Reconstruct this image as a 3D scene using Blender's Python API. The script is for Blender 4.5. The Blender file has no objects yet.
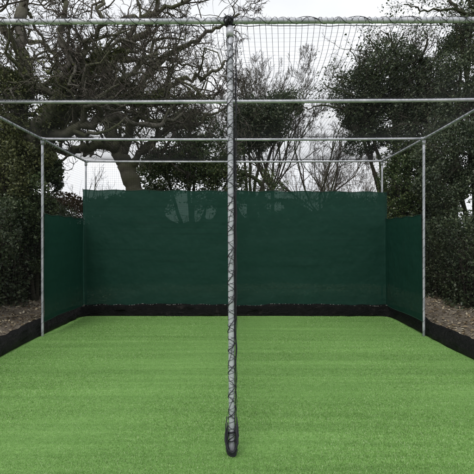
import bpy, math, random
import numpy as np
from mathutils import Vector

rng = np.random.default_rng(11)
random.seed(11)
S = bpy.context.scene
COL = S.collection
PI = math.pi

# ------------------------------------------------------------------ helpers
F = 474.0; CX = 237.0; CY = 237.6; CAMZ = 1.53
def P(x, y, d):
    """real point at distance d (m) in the direction the survey of the photo gave"""
    return np.array([(x - CX) / F * d, d, CAMZ - (y - CY) / F * d])

def make_obj(name, me, mat=None, parent=None):
    o = bpy.data.objects.new(name, me)
    if mat: me.materials.append(mat)
    COL.objects.link(o)
    if parent: o.parent = parent
    return o
def empty(name, label, cat, loc=(0, 0, 0), group=None):
    o = bpy.data.objects.new(name, None); COL.objects.link(o)
    o.location = loc; o.empty_display_size = .2
    return tag(o, label, cat, group)
def tag(o, label=None, cat=None, group=None, kind=None):
    if label: o['label'] = label
    if cat: o['category'] = cat
    if group: o['group'] = group
    if kind: o['kind'] = kind
    return o
def np_mesh(name, V, Fq, smooth=False, n=4):
    V = np.asarray(V, dtype=np.float32); Fq = np.asarray(Fq, dtype=np.int32)
    me = bpy.data.meshes.new(name)
    me.vertices.add(len(V)); me.vertices.foreach_set('co', V.ravel())
    me.loops.add(Fq.size); me.loops.foreach_set('vertex_index', Fq.ravel())
    me.polygons.add(len(Fq))
    me.polygons.foreach_set('loop_start', np.arange(0, Fq.size, n, dtype=np.int32))
    if smooth: me.polygons.foreach_set('use_smooth', np.ones(len(Fq), dtype=bool))
    me.update(calc_edges=True)
    return me
class Acc:
    """collects quads; build() makes ONE mesh object with its origin at `origin`"""
    def __init__(s): s.V = []; s.Q = []; s.n = 0
    def add(s, V, Q):
        V = np.asarray(V, dtype=np.float64); Q = np.asarray(Q, dtype=np.int64)
        s.V.append(V); s.Q.append(Q + s.n); s.n += len(V)
    def segs(s, A, B, ra, rb, sides=3):
        """separate tapered prisms from A[i] to B[i]"""
        A = np.asarray(A, float); B = np.asarray(B, float)
        if len(A) == 0: return
        D = B - A; L = np.linalg.norm(D, axis=1, keepdims=True); L[L < 1e-9] = 1e-9; D = D / L
        ref = np.where(np.abs(D[:, 2:3]) < .9, np.array([[0, 0, 1.]]), np.array([[1., 0, 0]]))
        U = np.cross(D, ref); U /= np.linalg.norm(U, axis=1, keepdims=True); W = np.cross(D, U)
        ra = np.broadcast_to(np.asarray(ra, float), (len(A),))[:, None]
        rb = np.broadcast_to(np.asarray(rb, float), (len(A),))[:, None]
        n = len(A); V = np.empty((n, 2 * sides, 3))
        for k in range(sides):
            a = 2 * PI * k / sides; d = U * math.cos(a) + W * math.sin(a)
            V[:, k] = A + d * ra; V[:, sides + k] = B + d * rb
        base = (np.arange(n) * 2 * sides)[:, None]
        Q = np.concatenate([base + np.array([[k, (k + 1) % sides, sides + (k + 1) % sides, sides + k]]) for k in range(sides)], 1).reshape(-1, 4)
        s.add(V.reshape(-1, 3), Q)
    def tube(s, pts, r, sides=8, caps=True, closed=False):
        pts = np.asarray(pts, float); n = len(pts)
        r = np.broadcast_to(np.asarray(r, float), (n,))
        T = np.gradient(pts, axis=0)
        if closed: T = np.roll(pts, -1, 0) - np.roll(pts, 1, 0)
        T /= np.maximum(np.linalg.norm(T, axis=1, keepdims=True), 1e-9)
        u = np.cross(T[0], [0, 0, 1.]) if abs(T[0][2]) < .9 else np.cross(T[0], [0, 1., 0])
        u /= np.linalg.norm(u); V = []
        for i in range(n):
            u = u - T[i] * np.dot(u, T[i]); u /= max(np.linalg.norm(u), 1e-9); w = np.cross(T[i], u)
            for k in range(sides):
                a = 2 * PI * k / sides
                V.append(pts[i] + (u * math.cos(a) + w * math.sin(a)) * r[i])
        Q = []
        for i in range(n if closed else n - 1):
            j = (i + 1) % n
            for k in range(sides):
                k2 = (k + 1) % sides
                Q.append((i * sides + k, i * sides + k2, j * sides + k2, j * sides + k))
        if caps and not closed:
            V.append(pts[0]); V.append(pts[-1]); c0 = n * sides; c1 = c0 + 1; e = (n - 1) * sides
            for k in range(0, sides, 2):
                Q.append((c0, (k + 2) % sides, k + 1, k)); Q.append((c1, e + k, e + (k + 1) % sides, e + (k + 2) % sides))
        s.add(V, Q)
    def build(s, name, mat, parent=None, smooth=True):
        V = np.concatenate(s.V); Q = np.concatenate(s.Q)
        if parent is not None:
            V = V - np.array(parent.location)
            me = np_mesh(name, V, Q, smooth); return make_obj(name, me, mat, parent)
        org = np.array([(V[:, 0].min() + V[:, 0].max()) / 2, (V[:, 1].min() + V[:, 1].max()) / 2, V[:, 2].min()])
        me = np_mesh(name, V - org, Q, smooth); o = make_obj(name, me, mat); o.location = org
        return o
    def leaves(s, C, size, var=.35, up=.0, aspect=.6, bend=.25):
        """one folded rhombic leaf (two faces) at each point of C"""
        C = np.asarray(C, float); n = len(C)
        if n == 0: return
        N = rng.normal(size=(n, 3)); N[:, 2] = N[:, 2] + up
        N /= np.linalg.norm(N, axis=1, keepdims=True)
        U = np.cross(N, rng.normal(size=(n, 3))); U /= np.maximum(np.linalg.norm(U, axis=1, keepdims=True), 1e-9)
        W = np.cross(N, U)
        L = (size * (1 + var * rng.normal(size=n)).clip(.35, 2))[:, None] / 2
        V = np.empty((n, 4, 3))
        V[:, 0] = C - U * L; V[:, 1] = C - W * L * aspect + N * L * bend; V[:, 2] = C + U * L; V[:, 3] = C + W * L * aspect + N * L * bend
        Q = (np.arange(n) * 4)[:, None] + np.array([[0, 1, 2, 3]])
        s.add(V.reshape(-1, 3), Q)

def lump(p, f, seed=0):
    """cheap smooth 3-D noise in about -1..1"""
    r = np.random.default_rng(seed); out = 0
    for k in range(7):
        d = r.normal(size=3); d /= np.linalg.norm(d)
        ff = f * (1 + .35 * k)
        out = out + np.sin(p @ d * ff * 2 * PI + r.uniform(0, 6.28)) / (1 + .3 * k)
    return out / 3.2

# ------------------------------------------------------------------ materials
def new_mat(name):
    m = bpy.data.materials.new(name); m.use_nodes = True
    nt = m.node_tree; nt.nodes.clear()
    out = nt.nodes.new('ShaderNodeOutputMaterial'); b = nt.nodes.new('ShaderNodeBsdfPrincipled')
    nt.links.new(b.outputs[0], out.inputs[0])
    return m, nt, b, out
def N(nt, t, **kw):
    n = nt.nodes.new(t)
    for k, v in kw.items():
        if k in n.inputs: n.inputs[k].default_value = v
        else: setattr(n, k, v)
    return n
def ramp(nt, fac, stops):
    r = nt.nodes.new('ShaderNodeValToRGB'); e = r.color_ramp.elements
    while len(e) < len(stops): e.new(.5)
    for i, (p, c) in enumerate(stops):
        e[i].position = p; e[i].color = (*c, 1)
    nt.links.new(fac, r.inputs[0]); return r
def coords(nt, scale=(1, 1, 1)):
    tc = N(nt, 'ShaderNodeTexCoord'); mp = N(nt, 'ShaderNodeMapping'); mp.inputs['Scale'].default_value = scale
    nt.links.new(tc.outputs['Object'], mp.inputs[0]); return mp.outputs[0]
def noise(nt, vec, scale, detail=4, rough=.55):
    n = N(nt, 'ShaderNodeTexNoise'); n.inputs['Scale'].default_value = scale; n.inputs['Detail'].default_value = detail
    n.inputs['Roughness'].default_value = rough; nt.links.new(vec, n.inputs['Vector']); return n.outputs['Fac']
def bump(nt, b, h, strength, dist):
    bp = N(nt, 'ShaderNodeBump'); bp.inputs['Strength'].default_value = strength; bp.inputs['Distance'].default_value = dist
    nt.links.new(h, bp.inputs['Height']); nt.links.new(bp.outputs[0], b.inputs['Normal'])
def mixc(nt, fac, a, b, mode='MIX'):
    m = N(nt, 'ShaderNodeMix', data_type='RGBA', blend_type=mode)
    if isinstance(fac, (int, float)): m.inputs[0].default_value = fac
    else: nt.links.new(fac, m.inputs[0])
    for i, v in ((6, a), (7, b)):
        if isinstance(v, tuple): m.inputs[i].default_value = (*v, 1)
        else: nt.links.new(v, m.inputs[i])
    return m.outputs[2]

def leaf_mat(name, cols, rough=.42, transl=.18, spec=.4):
    m, nt, b, out = new_mat(name)
    g = N(nt, 'ShaderNodeNewGeometry')
    r = ramp(nt, g.outputs['Random Per Island'], [(i / (len(cols) - 1), c) for i, c in enumerate(cols)])
    v = coords(nt); n = noise(nt, v, .9, 3)
    r2 = ramp(nt, n, [(.3, (.62, .66, .6)), (.7, (1.35, 1.3, 1.1))])
    c = mixc(nt, 1.0, r.outputs[0], r2.outputs[0], 'MULTIPLY')
    nt.links.new(c, b.inputs['Base Color'])
    b.inputs['Roughness'].default_value = rough; b.inputs['Specular IOR Level'].default_value = spec
    t = N(nt, 'ShaderNodeBsdfTranslucent'); nt.links.new(c, t.inputs[0])
    mx = N(nt, 'ShaderNodeMixShader'); mx.inputs[0].default_value = transl
    nt.links.new(b.outputs[0], mx.inputs[1]); nt.links.new(t.outputs[0], mx.inputs[2]); nt.links.new(mx.outputs[0], out.inputs[0])
    return m
def bark_mat(name, c1, c2, moss, amt=.5, scale=3):
    m, nt, b, out = new_mat(name)
    v = coords(nt); n = noise(nt, v, scale * 3, 5, .65); k = noise(nt, v, scale * .35, 4)
    r = ramp(nt, n, [(.3, c1), (.7, c2)])
    mk = ramp(nt, k, [(.52 - .25 * amt, (0, 0, 0)), (.68 - .15 * amt, (1, 1, 1))])
    c = mixc(nt, mk.outputs[0], r.outputs[0], moss)
    nt.links.new(c, b.inputs['Base Color']); b.inputs['Roughness'].default_value = .9
    b.inputs['Specular IOR Level'].default_value = .2
    bump(nt, b, noise(nt, v, scale * 9, 5, .7), .8, .03)
    return m

M = {}
def mk_metal():
    m, nt, b, out = new_mat('galvanised_steel')
    v = coords(nt); n = noise(nt, v, 9, 5, .6); n2 = noise(nt, v, 60, 3)
    r = ramp(nt, n, [(.28, (.24, .26, .28)), (.5, (.42, .43, .47)), (.75, (.60, .60, .64))])
    nt.links.new(r.outputs[0], b.inputs['Base Color'])
    b.inputs['Metallic'].default_value = .25
    rr = ramp(nt, n2, [(.3, (.38,) * 3), (.7, (.6,) * 3)]); nt.links.new(rr.outputs[0], b.inputs['Roughness'])
    bump(nt, b, n2, .15, .002); return m
M['steel'] = mk_metal()
def mk_plain(name, c, rough=.6, spec=.4):
    m, nt, b, out = new_mat(name); v = coords(nt); n = noise(nt, v, 14, 4)
    r = ramp(nt, n, [(.25, tuple(x * .7 for x in c)), (.75, tuple(min(1, x * 1.3) for x in c))])
    nt.links.new(r.outputs[0], b.inputs['Base Color']); b.inputs['Roughness'].default_value = rough
    b.inputs['Specular IOR Level'].default_value = spec; bump(nt, b, noise(nt, v, 90, 3), .3, .003); return m
M['cord'] = mk_plain('black_cord', (.018, .018, .024), .65)
M['net'] = mk_plain('black_net_twine', (.022, .023, .025), .8, .2)
M['tie'] = mk_plain('pale_plastic_tie', (.5, .5, .47), .5)
def mk_skirt():
    m, nt, b, out = new_mat('black_membrane'); v = coords(nt)
    n = noise(nt, v, 7, 5, .65); r = ramp(nt, n, [(.35, (.003, .003, .0035)), (.60, (.006, .0055, .0055)), (.74, (.035, .030, .027))])
    nt.links.new(r.outputs[0], b.inputs['Base Color']); b.inputs['Roughness'].default_value = .4
    b.inputs['Specular IOR Level'].default_value = .28
    bump(nt, b, noise(nt, coords(nt, (1, 1, 2.2)), 11, 6, .65), 1., .09); return m
M['skirt'] = mk_skirt()
def mk_screen():
    m, nt, b, out = new_mat('green_windbreak'); v = coords(nt)
    n = noise(nt, coords(nt, (.7, .7, 6)), 1.6, 5, .6); n2 = noise(nt, coords(nt, (1, 1, 14)), 12, 3, .6)
    c = ramp(nt, n, [(.3, (.0088, .041, .030)), (.7, (.014, .056, .041))])
    c2 = mixc(nt, .35, c.outputs[0], ramp(nt, n2, [(.35, (.008, .038, .027)), (.65, (.019, .070, .051))]).outputs[0])
    sc = ramp(nt, noise(nt, coords(nt, (1, 1, 1.3)), 1.1, 8, .72), [(.56, (0, 0, 0)), (.74, (.30, .30, .30))])
    c2 = mixc(nt, sc.outputs[0], c2, (.030, .105, .078))
    th = ramp(nt, noise(nt, coords(nt, (.35, .35, 26)), 1.0, 2, .5), [(.60, (0, 0, 0)), (.66, (.35, .35, .35))])
    c2 = mixc(nt, th.outputs[0], c2, (.007, .030, .022))
    nt.links.new(c2, b.inputs['Base Color']); b.inputs['Roughness'].default_value = .6
    b.inputs['Specular IOR Level'].default_value = .15
    bump(nt, b, noise(nt, coords(nt, (1, 1, 1)), 2.2, 3, .5), .6, .08)
    tr = N(nt, 'ShaderNodeBsdfTransparent'); tr.inputs[0].default_value = (.75, 1, .9, 1)
    tl = N(nt, 'ShaderNodeBsdfTranslucent'); tl.inputs[0].default_value = (.01, .07, .045, 1)
    m1 = N(nt, 'ShaderNodeMixShader'); m1.inputs[0].default_value = .25
    nt.links.new(b.outputs[0], m1.inputs[1]); nt.links.new(tl.outputs[0], m1.inputs[2])
    m2 = N(nt, 'ShaderNodeMixShader'); m2.inputs[0].default_value = .045
    nt.links.new(m1.outputs[0], m2.inputs[1]); nt.links.new(tr.outputs[0], m2.inputs[2]); nt.links.new(m2.outputs[0], out.inputs[0])
    return m
M['screen'] = mk_screen()
TG = (.200, .400, .098)
def mk_turf():
    m, nt, b, out = new_mat('artificial_turf')
    fine = noise(nt, coords(nt, (1, .8, 1)), 170, 3, .7); mid = noise(nt, coords(nt, (1, 1.6, 1)), 22, 4, .65)
    rows = noise(nt, coords(nt, (.16, 3.2, 1)), 2.1, 4, .6); big = noise(nt, coords(nt), .7, 3)
    c = ramp(nt, fine, [(.2, tuple(x * .45 for x in TG)), (.5, TG), (.85, (.38, .55, .24))]).outputs[0]
    c = mixc(nt, 1., c, ramp(nt, mid, [(.25, (.80, .84, .78)), (.75, (1.14, 1.1, 1.14))]).outputs[0], 'MULTIPLY')
    c = mixc(nt, 1., c, ramp(nt, rows, [(.34, (.86, .885, .86)), (.66, (1.12, 1.09, 1.15))]).outputs[0], 'MULTIPLY')
    c = mixc(nt, 1., c, ramp(nt, big, [(.3, (.94, .96, .94)), (.7, (1.06, 1.04, 1.06))]).outputs[0], 'MULTIPLY')
    c = mixc(nt, 1., c, ramp(nt, noise(nt, coords(nt, (.07, 2.7, 1)), 1., 2, .5), [(.40, (.95, .955, .95)), (.60, (1.05, 1.04, 1.06))]).outputs[0], 'MULTIPLY')
    c = mixc(nt, ramp(nt, noise(nt, coords(nt), 2.6, 9, .75), [(.62, (0, 0, 0)), (.78, (.30, .30, .30))]).outputs[0], c, (.20, .30, .12))
    nt.links.new(c, b.inputs['Base Color']); b.inputs['Roughness'].default_value = .75; b.inputs['Specular IOR Level'].default_value = .2
    bump(nt, b, fine, .9, .012); return m
M['turf'] = mk_turf()
def mk_blade():
    m, nt, b, out = new_mat('turf_fibre')
    g = N(nt, 'ShaderNodeNewGeometry')
    r = ramp(nt, g.outputs['Random Per Island'], [(0, (.12, .23, .045)), (.45, (.205, .405, .093)), (.8, (.29, .49, .15)), (1, (.47, .60, .32))])
    rows = noise(nt, coords(nt, (.16, 3.2, 1)), 2.1, 4, .6)
    c = mixc(nt, 1., r.outputs[0], ramp(nt, rows, [(.34, (.86, .885, .86)), (.66, (1.12, 1.09, 1.15))]).outputs[0], 'MULTIPLY')
    mid = noise(nt, coords(nt, (1, 1.6, 1)), 22, 4, .65)
    c = mixc(nt, 1., c, ramp(nt, mid, [(.25, (.80, .84, .78)), (.75, (1.14, 1.1, 1.14))]).outputs[0], 'MULTIPLY')
    c = mixc(nt, 1., c, ramp(nt, noise(nt, coords(nt, (.07, 2.7, 1)), 1., 2, .5), [(.40, (.95, .955, .95)), (.60, (1.05, 1.04, 1.06))]).outputs[0], 'MULTIPLY')
    nt.links.new(c, b.inputs['Base Color']); b.inputs['Roughness'].default_value = .5
    t = N(nt, 'ShaderNodeBsdfTranslucent'); nt.links.new(c, t.inputs[0])
    mx = N(nt, 'ShaderNodeMixShader'); mx.inputs[0].default_value = .3
    nt.links.new(b.outputs[0], mx.inputs[1]); nt.links.new(t.outputs[0], mx.inputs[2]); nt.links.new(mx.outputs[0], out.inputs[0])
    return m
M['blade'] = mk_blade()
def mk_soil():
    m, nt, b, out = new_mat('soil_and_dust'); v = coords(nt)
    n = noise(nt, v, 2.5, 6, .7); n2 = noise(nt, v, 30, 4, .7)
    c = ramp(nt, n, [(.3, (.13, .105, .078)), (.5, (.26, .215, .165)), (.7, (.42, .37, .30))]).outputs[0]
    c = mixc(nt, 1., c, ramp(nt, n2, [(.3, (.6, .6, .6)), (.7, (1.3, 1.3, 1.3))]).outputs[0], 'MULTIPLY')
    nt.links.new(c, b.inputs['Base Color']); b.inputs['Roughness'].default_value = .95
    bump(nt, b, n2, 1., .04); return m
M['soil'] = mk_soil()
M['litter'] = leaf_mat('dead_leaves', [(.15, .105, .07), (.34, .27, .20), (.50, .43, .35), (.64, .59, .52)], .7, .1, .2)
M['bark_oak'] = bark_mat('mossy_oak_bark', (.07, .064, .053), (.17, .158, .135), (.092, .098, .055), .5)
M['twig'] = bark_mat('dark_twigs', (.058, .05, .043), (.14, .12, .105), (.105, .105, .07), .25)
M['bark_dark'] = bark_mat('dark_bark', (.035, .030, .025), (.085, .072, .058), (.045, .06, .024), .4)
M['twig_far'] = bark_mat('pale_brown_twigs', (.09, .072, .065), (.19, .15, .135), (.11, .11, .08), .2)
M['ivy'] = leaf_mat('ivy_leaves', [(.025, .045, .02), (.042, .068, .028), (.065, .098, .04), (.12, .15, .075)], .38)
M['ever'] = leaf_mat('evergreen_leaves', [(.024, .040, .024), (.043, .066, .038), (.07, .097, .056), (.15, .175, .12)], .36)
M['holly'] = leaf_mat('holly_leaves', [(.022, .046, .016), (.046, .082, .028), (.08, .12, .042), (.16, .19, .09)], .34)
M['hedge'] = leaf_mat('hedge_leaves', [(.028, .046, .026), (.048, .075, .04), (.075, .105, .055), (.15, .175, .115)], .36)
M['olive'] = leaf_mat('mossy_ivy_leaves', [(.036, .048, .02), (.065, .08, .032), (.10, .115, .045), (.16, .17, .08)], .5)
M['copper'] = leaf_mat('brown_beech_leaves', [(.035, .024, .014), (.075, .048, .026), (.11, .07, .04), (.07, .075, .03)], .6)
M['core'] = mk_plain('dark_core_shade', (.020, .019, .013), .95, .1)  # near-black colour carries the shade inside the hedges

# ------------------------------------------------------------------ world / light / camera
w = bpy.data.worlds.new('World'); S.world = w; w.use_nodes = True
nt = w.node_tree; nt.nodes.clear()
wo = nt.nodes.new('ShaderNodeOutputWorld'); bg = nt.nodes.new('ShaderNodeBackground')
sky = nt.nodes.new('ShaderNodeTexSky'); sky.sky_type = 'NISHITA'; sky.sun_disc = False
SUN_EL, SUN_AZ = math.radians(52), math.radians(200)
sky.sun_elevation = SUN_EL; sky.sun_rotation = SUN_AZ; sky.air_density = 1.0; sky.dust_density = 4.0
hs = nt.nodes.new('ShaderNodeHueSaturation'); hs.inputs['Saturation'].default_value = .12
nt.links.new(sky.outputs[0], hs.inputs['Color'])
tc = nt.nodes.new('ShaderNodeTexCoord'); mp = nt.nodes.new('ShaderNodeMapping'); mp.inputs['Scale'].default_value = (1, 1, 2.4)
nt.links.new(tc.outputs['Generated'], mp.inputs[0])
cn = nt.nodes.new('ShaderNodeTexNoise'); cn.inputs['Scale'].default_value = 2.2; cn.inputs['Detail'].default_value = 5
nt.links.new(mp.outputs[0], cn.inputs['Vector'])
cr = nt.nodes.new('ShaderNodeValToRGB'); cr.color_ramp.elements[0].position = .3; cr.color_ramp.elements[0].color = (6.6, 6.85, 7.25, 1)
cr.color_ramp.elements[1].position = .7; cr.color_ramp.elements[1].color = (9.0, 9.1, 9.3, 1)
nt.links.new(cn.outputs['Fac'], cr.inputs[0])
mx = nt.nodes.new('ShaderNodeMix'); mx.data_type = 'RGBA'; mx.inputs[0].default_value = .8
nt.links.new(hs.outputs[0], mx.inputs[6]); nt.links.new(cr.outputs[0], mx.inputs[7])
nt.links.new(mx.outputs[2], bg.inputs[0]); bg.inputs[1].default_value = .10
nt.links.new(bg.outputs[0], wo.inputs[0])
sl = bpy.data.lights.new('sun', 'SUN'); sl.energy = .9; sl.angle = math.radians(25); sl.color = (1, .97, .93)
so = bpy.data.objects.new('sun', sl); COL.objects.link(so)
sd = Vector((math.sin(SUN_AZ) * math.cos(SUN_EL), math.cos(SUN_AZ) * math.cos(SUN_EL), math.sin(SUN_EL)))
so.rotation_euler = sd.to_track_quat('Z', 'Y').to_euler(); so.location = (-3, -6, 12)
cam = bpy.data.cameras.new('camera'); co = bpy.data.objects.new('camera', cam); COL.objects.link(co)
co.location = (0, 0, CAMZ); co.rotation_euler = (math.radians(90), 0, 0)
cam.sensor_width = 36; cam.lens = 36; cam.clip_start = .05; cam.clip_end = 800
cam.shift_y = .6 / 474
S.camera = co
S.view_settings.view_transform = 'Standard'; S.view_settings.look = 'None'; S.view_settings.exposure = .52; S.view_settings.gamma = 1
S.cycles.max_bounces = 5; S.cycles.diffuse_bounces = 3; S.cycles.transparent_max_bounces = 16; S.cycles.glossy_bounces = 2

# ------------------------------------------------------------------ cage dimensions
H = 3.05; R = .0195
D = [3.34, 5.34, 7.31, 9.41]; XL, XR = -3.0, 2.88

# ------------------------------------------------------------------ ground and turf
def ground_z(X, Y):
    out = np.maximum.reduce([np.abs(X + .03) - 3.12, Y - 9.45, np.zeros_like(X)])
    t = np.clip(out / 1.3, 0, 1); base = .24 * t * t * (3 - 2 * t)
    p = np.stack([X, Y, np.zeros_like(X)], -1)
    return base + np.clip(out * 4, 0, 1) * .045 * lump(p.reshape(-1, 3), .9, 3).reshape(X.shape)
xs = np.concatenate([-np.geomspace(300, 12, 12), np.linspace(-10, 10, 201), np.geomspace(12, 300, 12)])
ys = np.concatenate([-np.geomspace(300, 6, 12), np.linspace(-4, 26, 261), np.geomspace(30, 400, 12)])
GX, GY = np.meshgrid(xs, ys, indexing='xy'); GZ = ground_z(GX, GY)
nx, ny = len(xs), len(ys)
I = np.arange(nx * ny).reshape(ny, nx)
Q = np.stack([I[:-1, :-1], I[:-1, 1:], I[1:, 1:], I[1:, :-1]], -1).reshape(-1, 4)
g = make_obj('ground', np_mesh('ground', np.stack([GX, GY, GZ], -1).reshape(-1, 3), Q, True), M['soil']); tag(g, kind='structure')
xs = np.linspace(-3.13, 3.03, 60); ys = np.linspace(-3.5, 9.44, 120)
TX, TY = np.meshgrid(xs, ys)
TZ = .006 + .0035 * lump(np.stack([TX, TY, 0 * TX], -1).reshape(-1, 3), .5, 9).reshape(TX.shape)
I = np.arange(TX.size).reshape(TX.shape)
Q = np.stack([I[:-1, :-1], I[:-1, 1:], I[1:, 1:], I[1:, :-1]], -1).reshape(-1, 4)
g = make_obj('turf', np_mesh('turf', np.stack([TX, TY, TZ + .004], -1).reshape(-1, 3), Q, True), M['turf']); tag(g, kind='structure')
# pile
n = 520000
u = rng.uniform(0, 1, n); dmin, dmax = 2.5, 9.3
d = 1 / (1 / dmin - u * (1 / dmin - 1 / dmax))           # density ~ 1/d^2
x = rng.uniform(-2.98, 2.9, n)
half = d * .56 + .5; keep = np.abs(x) < half
d, x = d[keep], x[keep]; n = len(d)
hgt = rng.uniform(.006, .014, n); wd = .0013 + .00035 * d
az = rng.uniform(0, 2 * PI, n); lean = rng.uniform(.1, 1.1, n) * hgt; laz = rng.normal(1.57, 1.3, n)
zb = .008
V = np.empty((n, 3, 3))
V[:, 0] = np.stack([x - np.cos(az) * wd, d - np.sin(az) * wd, np.full(n, zb)], -1)
V[:, 1] = np.stack([x + np.cos(az) * wd, d + np.sin(az) * wd, np.full(n, zb)], -1)
V[:, 2] = np.stack([x + np.cos(laz) * lean, d + np.sin(laz) * lean, zb + hgt], -1)
g = make_obj('turf_pile', np_mesh('turf_pile', V.reshape(-1, 3), np.arange(n * 3).reshape(n, 3), False, 3), M['blade'])
tag(g, 'short bright green artificial grass pile covering the cage floor', 'turf pile', kind='stuff')

# leaf litter
n = 42000
X = rng.uniform(-6.2, 6.2, n); Y = rng.uniform(3.5, 13, n)
ok = ((np.abs(X + .05) > 3.14) | (Y > 9.6)) & (rng.uniform(0, 1, n) < .55 + .45 * lump(np.stack([X, Y, 0 * X], -1), .5, 4))
X, Y = X[ok], Y[ok]; Z = ground_z(X, Y) + rng.uniform(.004, .03, len(X))
a = Acc(); a.leaves(np.stack([X, Y, Z], -1), .055, up=2.2)
s_ = Acc(); k = 700
sx = rng.choice(X, k); sy = rng.uniform(5, 12, k); okk = (np.abs(sx) > 3.3); sx, sy = sx[okk], sy[okk]
A = np.stack([sx, sy, ground_z(sx, sy) + .015], -1); an = rng.uniform(0, 6.28, len(sx)); L = rng.uniform(.06, .35, len(sx))
a.segs(A, A + np.stack([np.cos(an) * L, np.sin(an) * L, rng.uniform(0, .04, len(sx))], -1), .005, .003)
tag(a.build('leaf_litter', M['litter'], smooth=False), 'brown dead leaves and sticks scattered on the soil beside the cage', 'leaf litter', kind='stuff')

# ------------------------------------------------------------------ steel frame
fr = empty('cage_frame', 'galvanised tube frame of the practice cage, with a centre post at its mouth', 'cage frame', (0, D[0], 0))
def pipe(name, A, B, sag=0, r=R, n=14, label=None):
    t = np.linspace(0, 1, n)[:, None]; pts = np.array(A) * (1 - t) + np.array(B) * t
    pts[:, 2] -= sag * (4 * t[:, 0] * (1 - t[:, 0]))
    a = Acc(); a.tube(pts, r, 14); o = a.build(name, M['steel'], fr)
    if label: o['label'] = label
    return o
bz = [(H, H + .022), (H + .012, H + .035), (H, H + .004), (H - .006, H)]
for k in range(4):
    pipe('crossbar', (XL - (.22 if k == 0 else .02), D[k], bz[k][0]), (XR + (.22 if k == 0 else .02), D[k], bz[k][1]), .012 if k else .006)
for s, X in ((0, XL), (1, XR)):
    for k in range(3):
        za = bz[k][s]; zb_ = bz[k + 1][s]
        pipe('side_rail', (X, D[k] + R, za - .003), (X, D[k + 1] - R, zb_ - .003), .006)
    for k in range(4):
        pipe('post', (X, D[k], -.1), (X, D[k], bz[k][s] - R - .001), -.0)
PX = -.03
pipe('centre_post', (PX - .006, D[0] - .0, -.1), (PX - .02, D[0], H - .012 - R), r=.0205, n=20)
def collar(c, axis, r, L):
    a = Acc(); c = np.array(c); v = np.array(axis, float); a.tube([c - v * L / 2, c + v * L / 2], r, 16); return a
for k in (1, 2, 3):
    for s, X in ((0, XL), (1, XR)):
        a = collar((X, D[k], bz[k][s] - .055), (0, 0, 1), R + .007, .06)
        a.tube([(X - .02, D[k], bz[k][s]), (X + .045 * (1 if s == 0 else -1), D[k], bz[k][s])], R + .006, 14)
        a.tube([(X, D[k] - .045, bz[k][s]), (X, D[k] + .045, bz[k][s])], R + .0055, 14)
        a.tube([(X + (.03 if s == 0 else -.03), D[k] - R - .014, bz[k][s] - .055), (X + (.03 if s == 0 else -.03), D[k] - R + .01, bz[k][s] - .055)], .006, 6)
        a.build('clamp', M['steel'], fr)
a = collar((PX - .02, D[0], H - .075), (0, 0, 1), R + .007, .06); a.build('clamp', M['steel'], fr)

# ------------------------------------------------------------------ netting
CELL = .043; TW = .00115
def net_from(Pg, a, tw=TW, tw2=None):
    a.segs(Pg[:-1].reshape(-1, 3), Pg[1:].reshape(-1, 3), tw, tw)
    a.segs(Pg[:, :-1].reshape(-1, 3), Pg[:, 1:].reshape(-1, 3), tw2 or tw, tw2 or tw)
def bar_z(k, X):
    t = (X - XL) / (XR - XL); return bz[k][0] * (1 - t) + bz[k][1] * t
a = Acc(); ns = int((XR - XL) / CELL)
X0 = np.linspace(XL, XR, ns + 1)
for k in range(3):
    sag = (.20, .09, .07)[k]
    PF = (lambda t: (1 - (1 - t) ** 15) * (1 - t ** 4.0)) if k == 0 else (lambda t: 4 * t * (1 - t))
    tt = np.linspace(0, 1, 400); prof = -PF(tt) * sag
    yy = D[k] + (D[k + 1] - D[k]) * tt
    arc = np.concatenate([[0], np.cumsum(np.hypot(np.diff(yy), np.diff(prof)))]); m = int(arc[-1] / CELL)
    ti = np.interp(np.linspace(0, arc[-1], m + 1), arc, tt)
    T, XX = np.meshgrid(ti, X0, indexing='ij')
    sg = -PF(T) * sag
    env = np.sin(PI * np.clip(T, 0, 1)) ** .8
    edge = np.clip(np.minimum(XX - XL, XR - XX) / .5, 0, 1) ** .6      # held up by the side rails
    pt = np.stack([XX, T * 2 + k * 3, 0 * XX], -1)
    wob = lump(pt.reshape(-1, 3), .35, 20 + k).reshape(XX.shape)
    wob2 = lump(pt.reshape(-1, 3), .45, 30 + k).reshape(XX.shape)
    Z = bar_z(k, XX) * (1 - T) + bar_z(k + 1, XX) * T + (R + .003) * (np.where(T < .06, T / .03 - 1, 1) if k == 0 else 1) + sg * edge * (1 + .22 * wob)
    dx = env * (.08 * np.exp(-((XX - .15) / .4) ** 2) - .04 * np.exp(-((XX - 1.7) / .8) ** 2) + .035 * wob2 * edge) * (1 if k == 0 else .35)
    Yg = D[k] * (1 - T) + D[k + 1] * T + .03 * env * wob2
    net_from(np.stack([XX + dx, Yg, Z], -1), a, .0018 if k == 0 else .0015, .0005 if k == 0 else .0013)
tag(a.build('roof_net', M['net'], smooth=False), 'black square mesh netting sagging between the roof bars', 'roof net')
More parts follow.
